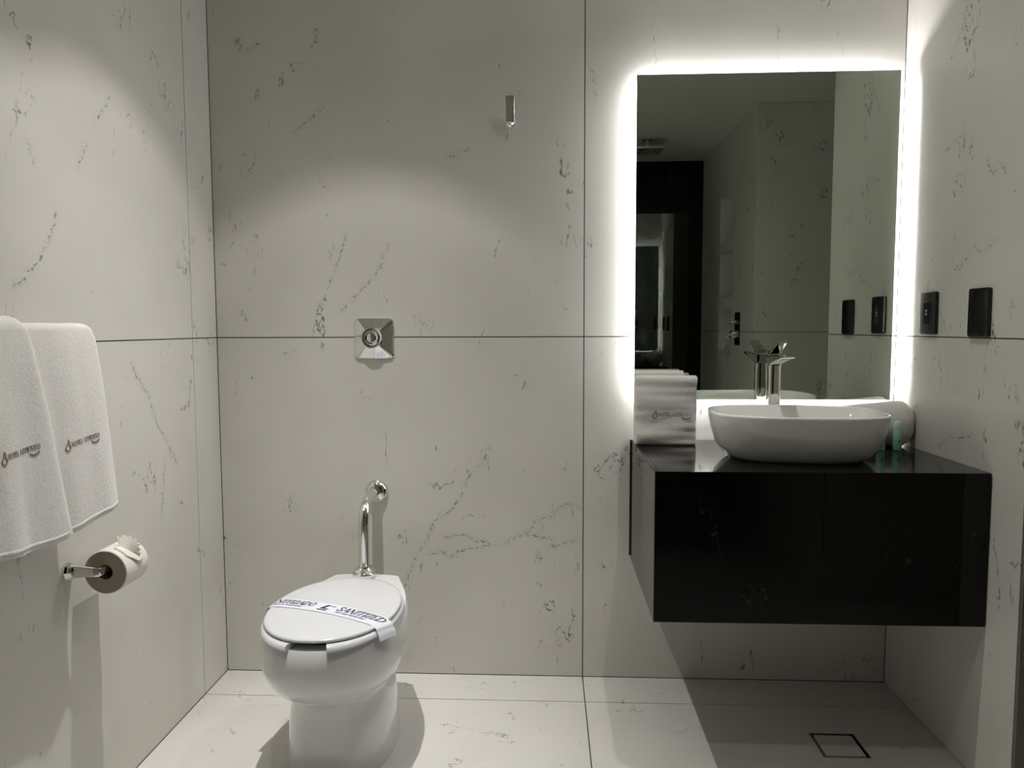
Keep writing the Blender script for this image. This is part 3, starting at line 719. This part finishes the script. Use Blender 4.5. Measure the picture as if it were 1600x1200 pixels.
def strip_xyz(u, v, lift=0.0012):
    if u < 0 or u > 1:
        e = 0.0 if u < 0 else 1.0
        p = strip_pt(e, v); q = strip_pt(e, 0.5); o_ = strip_pt(e + (0.01 if e == 0 else -0.01), 0.5)
        out = (q - o_).normalized(); s = (abs(u - e)) * 0.4
        steps = [(0.0, 0.0), (0.006, -0.003), (0.009, -0.012), (0.014, -0.017), (0.019, -0.033)]
        tt = min(len(steps) - 1.001, s / 0.01); i = int(tt); f = tt - i
        dx = steps[i][0] * (1 - f) + steps[i + 1][0] * f; dz = steps[i][1] * (1 - f) + steps[i + 1][1] * f
        pp = p + out * dx
        return (pp.x, pp.y, lid_z(p) + lift + dz)
    p = strip_pt(u, v)
    return (p.x, p.y, lid_z(p) + lift)
us = [-0.1, -0.085, -0.07, -0.055, -0.04, -0.025, -0.012] + [i / 40 for i in range(41)] + [1.012, 1.025, 1.04, 1.055, 1.07, 1.085, 1.1]
for u in us: rr.append([bm.verts.new(strip_xyz(u, v / 6)) for v in range(7)])
for a, b in zip(rr, rr[1:]):
    for k in range(6): bm.faces.new((a[k], a[k + 1], b[k + 1], b[k]))
st = link('paper_strip', bm, M_PAPER, t, angle=60)
SL = 0.372
fn = lambda a, c: strip_xyz(min(1.09, max(-0.09, a / SL)), 0.08 + c / 0.062, 0.0017)
q, x = strokes('SANITIZADO', 0.025, 0.22, -0.034, 0.023, 1.3, 0.98)
quads_obj('lettering', [k for k in q if min(p[0] for p in k) > -0.004], fn, M_INK, st)
q, x = strokes('SANITIZED', 0.027, 0.22, 0.210, 0.023, 1.3, 1.0)
q_en = q
q, x = strokes('PARA SU PROTECCION', 0.0085, 0.2, 0.002, 0.008, 1.3, 0.95); q2, x = strokes('FOR YOUR PROTECTION', 0.0085, 0.2, 0.218, 0.008, 1.3, 0.95)
quads_obj('lettering', q, fn, M_INK2, st); quads_obj('lettering', q2, fn, M_INK2, st)
q = [[(0.158, 0.018), (0.168, 0.018), (0.178, 0.046), (0.168, 0.046)], [(0.158, 0.018), (0.186, 0.018), (0.187, 0.022), (0.159, 0.022)], [(0.154, 0.008), (0.186, 0.008), (0.186, 0.013), (0.154, 0.013)], [(0.181, 0.040), (0.197, 0.040), (0.198, 0.0425), (0.182, 0.0425)]]
quads_obj('lettering', q + q_en, fn, M_INK, st)

# ------------------------------------------------------------------ flush pipe
t = thing('flush_pipe', 'bent chrome flush pipe running from the wall down to the toilet', 'pipe', (0.5555, 0, 0.6605))
PY = -0.195
bm = bmesh.new()
path = [Vector((0, -0.004, 0)), Vector((0, -0.06, 0)), Vector((0, -0.10, 0))]
for k in range(1, 13):
    a = k / 12 * PI / 2
    path.append(Vector((0, -0.125 - 0.07 * math.sin(a), -0.07 + 0.07 * math.cos(a))))
path += [Vector((0, PY, -0.12)), Vector((0, PY, -0.235))]
tube(bm, path, 0.0175, 32); link('pipe', bm, M_CHROME, t, angle=60)
bm = bmesh.new(); lathe(bm, [(0.041, -0.0005), (0.041, -0.006), (0.037, -0.016), (0.029, -0.024), (0.0185, -0.027)], (0, 0, 0), 'y'); link('wall_flange', bm, M_CHROME, t, angle=30)
bm = bmesh.new(); lathe(bm, [(0.036, -0.2412), (0.039, -0.239), (0.039, -0.229), (0.036, -0.224), (0.031, -0.221), (0.031, -0.213), (0.026, -0.208), (0.0182, -0.207)], (0, PY, 0)); link('spud_collar', bm, M_CHROME, t, angle=30)

# ------------------------------------------------------------------ flush button
t = thing('flush_button', 'square chrome flush button plate with pyramid faces on the back wall', 'flush button', (0.5555, 0, 1.196))
bm = bmesh.new()
def rsq(h, y, rad=0.016, n=8):
    out = []
    for cx_, cz_, a0 in ((h - rad, h - rad, 0), (-h + rad, h - rad, 90), (-h + rad, -h + rad, 180), (h - rad, -h + rad, 270)):
        for k in range(n + 1):
            a = math.radians(a0 + 90 * k / n); out.append((cx_ + rad * math.cos(a), y, cz_ + rad * math.sin(a)))
    return out
rings(bm, [rsq(0.069, -0.0005), rsq(0.069, -0.007), rsq(0.066, -0.010), rsq(0.027, -0.030, 0.006)])
link('plate', bm, M_CHROME, t, angle=14)
bm = bmesh.new(); lathe(bm, [(0.037, -0.0225), (0.037, -0.036), (0.034, -0.039), (0.029, -0.0385), (0.027, -0.034)], (0, 0, 0.002), 'y', cap=True); link('collar', bm, M_CHROME, t, angle=30)
bm = bmesh.new(); lathe(bm, [(0.0255, -0.0345), (0.0255, -0.041), (0.022, -0.044), (0.016, -0.0425), (0.010, -0.0445)], (0, 0, 0.002), 'y'); link('button', bm, M_CHROME, t, angle=25)
# ------------------------------------------------------------------ robe hook
t = thing('robe_hook', 'small chrome robe hook high on the back wall', 'hook', (1.031, 0, 1.918))
bm = bmesh.new(); lathe(bm, [(0.0165, -0.0005), (0.0165, -0.005), (0.012, -0.008), (0.009, -0.012), (0.009, -0.036)], (0, 0, 0), 'y', n=28); link('mount', bm, M_CHROME, t)
bm = bmesh.new()
rings(bm, [[(-0.0145, -0.036, -0.009), (0.0145, -0.036, -0.009), (0.0145, -0.043, -0.009), (-0.0145, -0.043, -0.009)], [(-0.0145, -0.0362, 0.012), (0.0145, -0.0362, 0.012), (0.0145, -0.044, 0.012), (-0.0145, -0.044, 0.012)], [(-0.0145, -0.064, 0.07), (0.0145, -0.064, 0.07), (0.0145, -0.070, 0.07), (-0.0145, -0.070, 0.07)]])
link('plate', bm, M_CHROME, t, bevel=0.0012)

# ------------------------------------------------------------------ socket plates on the right wall
def plate(y0, y1, z0, z1, label, kind):
    t = thing('wall_plate', label, 'wall plate', (RX, (y0 + y1) / 2, (z0 + z1) / 2), group='black plates on the right wall')
    hy, hz = (y1 - y0) / 2, (z1 - z0) / 2
    bm = bmesh.new()
    def rr(x, h1, h2, rad):
        out = []
        for cy_, cz_, a0 in ((h1 - rad, h2 - rad, 0), (-h1 + rad, h2 - rad, 90), (-h1 + rad, -h2 + rad, 180), (h1 - rad, -h2 + rad, 270)):
            for k in range(7):
                a = math.radians(a0 + 15 * k); out.append((x, cy_ + rad * math.cos(a), cz_ + rad * math.sin(a)))
        return out
    rings(bm, [rr(-0.0005, hy - 0.001, hz - 0.001, 0.007), rr(-0.008, hy, hz, 0.008), rr(-0.011, hy - 0.001, hz - 0.001, 0.008), rr(-0.012, hy - 0.003, hz - 0.003, 0.007)])
    link('cover', bm, M_BPL if kind else M_BPL2, t, angle=35)
    if kind:
        link('socket_insert', bx(-0.0135, -0.0119, -0.018, 0.018, -0.034, 0.034), M_BPL2, t, bevel=0.0008)
        bm = bmesh.new()
        for z in (-0.006, 0.004): 
            for y in (-0.005, 0.001): box(bm, -0.0139, -0.0134, y, y + 0.0035, z, z + 0.006)
        link('printed_mark', bm, M_MARK, t, smooth=False)
plate(-0.2686, -0.1727, 1.2067, 1.3366, 'black socket plate with inset module, on the right wall nearer the mirror', 1)
plate(-0.5378, -0.4416, 1.202, 1.3345, 'plain black blank plate on the right wall, farther from the mirror', 0)

# ------------------------------------------------------------------ floor drain
t = thing('floor_drain', 'square tile-insert floor drain with black slot under the vanity', 'drain', ((DX0 + DX1) / 2, (DY0 + DY1) / 2, 0))
h = (DX1 - DX0) / 2; k = (DY1 - DY0) / 2
bm = bmesh.new()
for a in ((-h + 0.0005, -h + 0.003, -k + 0.0005, k - 0.0005), (h - 0.003, h - 0.0005, -k + 0.0005, k - 0.0005), (-h + 0.003, h - 0.003, -k + 0.0005, -k + 0.003), (-h + 0.003, h - 0.003, k - 0.003, k - 0.0005)): box(bm, *a, -0.0123, 0.0008)
link('frame', bm, M_SATIN, t, smooth=False)
link('slot', bx(-h + 0.0035, h - 0.0035, -k + 0.0035, k - 0.0035, -0.0124, -0.010), M_WATER, t, smooth=False)
link('tile_insert', bx(-h + 0.011, h - 0.011, -k + 0.011, k - 0.011, -0.0098, -0.0004), M_FLOOR, t, smooth=False)

# ------------------------------------------------------------------ folded towel standing on the vanity
t = thing('folded_towel', 'folded white towel with embroidery standing upright at the left end of the vanity', 'towel', (1.541, -0.108, VZ1))
def cushion(x0, x1, yf, yb, z0, z1, seed, amp=0.004, nx=36, nz=36):
    """pillow-like slab: front at yf, back at yb"""
    bm = bmesh.new(); rs = []
    n = 4 * 12
    for j in range(nz + 1):
        v = j / nz; z = z0 + (z1 - z0) * v
        e = min(v, 1 - v) * (z1 - z0); sh = 0.006 * max(0, 1 - e / 0.008) ** 2
        ring = []
        for k in range(72):
            a = k * 2 * PI / 72
            cx_, cy_ = (x0 + x1) / 2, (yf + yb) / 2
            x = cx_ + ((x1 - x0) / 2 - sh * 0.6) * sq(math.cos(a), 9); y = cy_ + ((yb - yf) / 2 - sh) * sq(math.sin(a), 7)
            dy = amp * noise.noise(Vector((x * 12, z * 16, seed))) + amp * 0.6 * noise.noise(Vector((x * 9 + 4, z * 45, seed)))
            x += 0.003 * noise.noise(Vector((y * 20, z * 22, seed + 5)))
            ring.append((x, y + (dy if math.sin(a) < 0 else 0) , z))
        rs.append(ring)
    rings(bm, rs); return bm
def fy(x, z):  # matches the front of the cushion
    amp, seed = 0.009, 2.2
    return -0.026 + amp * noise.noise(Vector((x * 12, z * 16, seed))) + amp * 0.6 * noise.noise(Vector((x * 9 + 4, z * 45, seed)))
bm = cushion(-0.101, 0.0985, -0.026, 0.012, 0.001, 0.228, 2.2, 0.009)
link('front_fold', bm, M_TERRY, t, angle=180)
bm = cushion(-0.100, 0.062, 0.013, 0.030, 0.001, 0.243, 7.2, 0.002)
link('back_fold', bm, M_TERRY, t, angle=180)
word(t, lambda a, c: (-0.05 + a, fy(-0.05 + a, 0.098 + c) - 0.0032, 0.098 + c), 0.92)

# ------------------------------------------------------------------ rolled towel in the corner
t = thing('rolled_towel', 'rolled white towel lying in the corner behind the basin', 'towel', (2.16, -0.118, VZ1))
bm = bmesh.new(); rs = []
x0, x1 = -0.17, 0.155
for j in range(30):
    v = j / 29; x = x0 + (x1 - x0) * v
    e = min(v, 1 - v) * (x1 - x0); rr_ = 1 - 0.3 * max(0, 1 - e / 0.03) ** 2.2
    ry = (0.048 + 0.012 * v) * rr_; rz = (0.060 + 0.0155 * v) * rr_
    cy_ = 0.004 - 0.006 * v
    ring = []
    for k in range(56):
        a = k * 2 * PI / 56
        w_ = 1 + 0.05 * noise.noise(Vector((x * 14, math.cos(a) * 1.5, math.sin(a) * 1.5 + 3)))
        ring.append((x, cy_ + ry * math.cos(a) * w_, max(0.001, 0.058 + 0.0165 * v + rz * math.sin(a) * w_)))
    rs.append(ring)
rings(bm, rs, False, False)
# spiral end
link('roll', bm, M_TERRY, t, angle=180)
for sx, xx in ((-1, x0 + 0.001), (1, x1 - 0.001)):
    bm = bmesh.new(); v = 0 if sx < 0 else 1
    ry = (0.048 + 0.012 * v) * 0.7; rz = (0.060 + 0.0155 * v) * 0.7; cy_ = 0.004 - 0.006 * v; cz_ = 0.058 + 0.0165 * v
    rs = []
    for fr in (1.0, 0.93, 0.86, 0.8, 0.72, 0.66, 0.58, 0.5, 0.42, 0.34, 0.26, 0.16, 0.06):
        d = 0.003 * math.cos(fr * 40)
        rs.append([(xx + sx * d, cy_ + ry * fr * math.cos(k * PI / 28), cz_ + rz * fr * math.sin(k * PI / 28)) for k in range(56)])
    rings(bm, rs, False, True)
    link('roll_end', bm, M_TERRY, t, angle=180)

# ------------------------------------------------------------------ small bottles
def bottle(x, y, label):
    t = thing('toiletry_bottle', label, 'bottle', (x, y, VZ1), group='toiletry bottles by the basin')
    bm = bmesh.new(); lathe(bm, [(0.0115, 0.0005), (0.0132, 0.003), (0.0132, 0.058), (0.0126, 0.0635), (0.0118, 0.0665)], (0, 0, 0), n=32); link('body', bm, M_BOTTLE, t, angle=50)
    bm = bmesh.new(); lathe(bm, [(0.0122, 0.067), (0.0124, 0.069), (0.0122, 0.086), (0.0105, 0.0905), (0.004, 0.0915)], (0, 0, 0), n=32); link('cap', bm, M_CAP, t, angle=50)
    bm = bmesh.new()
    pts = [(0, 0.018), (0.003, 0.024), (0.0035, 0.031), (0.001, 0.038), (-0.003, 0.031), (-0.0032, 0.024)]
    bm.faces.new([bm.verts.new((a, -math.sqrt(0.0134 ** 2 - a * a), b)) for a, b in pts])
    link('leaf_mark', bm, M_LEAF, t, smooth=False)
bottle(2.244, -0.205, 'small mint green toiletry bottle standing right of the basin')
bottle(2.196, -0.2, 'small mint green bottle mostly hidden behind the right end of the basin')

# ------------------------------------------------------------------ things seen in the mirror
t = thing('rain_shower', 'square rain shower head under the ceiling, seen in the mirror', 'shower head', (1.83, -2.74, RZ))
bm = bmesh.new(); lathe(bm, [(0.03, -0.0005), (0.03, -0.006), (0.011, -0.01), (0.011, -0.058), (0.018, -0.064)], (0, 0, 0), n=24); link('stem', bm, M_CHROME, t)
link('head', bx(-0.1, 0.1, -0.1, 0.1, -0.079, -0.0645), M_CHROME, t, bevel=0.003)
link('nozzle_face', bx(-0.092, 0.092, -0.092, 0.092, -0.0815, -0.0793), M_BPL, t, smooth=False)
bm = bmesh.new()
for i in range(9):
    for j in range(9): lathe(bm, [(0.003, -0.0816), (0.002, -0.0842)], (-0.08 + i * 0.02, -0.08 + j * 0.02, 0), n=6)
o = link('nozzles', bm, M_SATIN, t, smooth=False); o['kind'] = 'stuff'
t = thing('shower_mixer', 'chrome lever mixer on a tall black plate, seen in the mirror', 'shower mixer', (JX, -2.29, 1.22))
link('plate', bx(-0.008, -0.0005, -0.055, 0.055, -0.103, 0.103), M_BPL2, t, bevel=0.003)
for z, r in ((-0.035, 0.026), (0.04, 0.014)):
    bm = bmesh.new(); lathe(bm, [(r, -0.0083), (r, -0.04), (r * 0.9, -0.045)], (0, 0, z), 'x', n=32); link('knob', bm, M_CHROME, t)
bm = bmesh.new(); tube(bm, [(-0.046, 0, -0.035), (-0.06, 0, -0.04), (-0.075, -0.0, -0.07), (-0.095, 0.0, -0.135)], [0.009, 0.008, 0.006, 0.005], 16); link('lever', bm, M_CHROME, t)
bm = bmesh.new(); tube(bm, [(-0.046, 0, 0.04), (-0.055, 0, 0.04), (-0.09, 0.0, 0.042)], [0.006, 0.006, 0.004], 12); link('lever', bm, M_CHROME, t)

# frameless glass screen of the shower, between the shower head and the basin area
def screen_glass():
    m = bpy.data.materials.new('screen_glass'); m.use_nodes = True; nt = m.node_tree; nt.nodes.clear()
    o = nt.nodes.new('ShaderNodeOutputMaterial'); mx = nt.nodes.new('ShaderNodeMixShader'); fr = nt.nodes.new('ShaderNodeFresnel'); fr.inputs[0].default_value = 1.75
    tr = nt.nodes.new('ShaderNodeBsdfTransparent'); tr.inputs[0].default_value = (0.93, 0.96, 0.94, 1)
    gl = nt.nodes.new('ShaderNodeBsdfGlossy'); gl.inputs['Roughness'].default_value = 0.01
    nt.links.new(fr.outputs[0], mx.inputs[0]); nt.links.new(tr.outputs[0], mx.inputs[1]); nt.links.new(gl.outputs[0], mx.inputs[2]); nt.links.new(mx.outputs[0], o.inputs[0])
    return m
M_SCREEN = screen_glass()
t = thing('shower_screen', 'frameless clear glass shower screen reflecting the glowing mirror, seen in the mirror', 'shower screen', (1.9, -2.66, 0))
link('glass_panel', bx(-0.42, 0.20, -0.004, 0.004, 0.012, 1.99), M_SCREEN, t, smooth=False)
link('floor_channel', bx(-0.42, 0.20, -0.009, 0.009, 0.0005, 0.0118), M_SATIN, t, smooth=False)
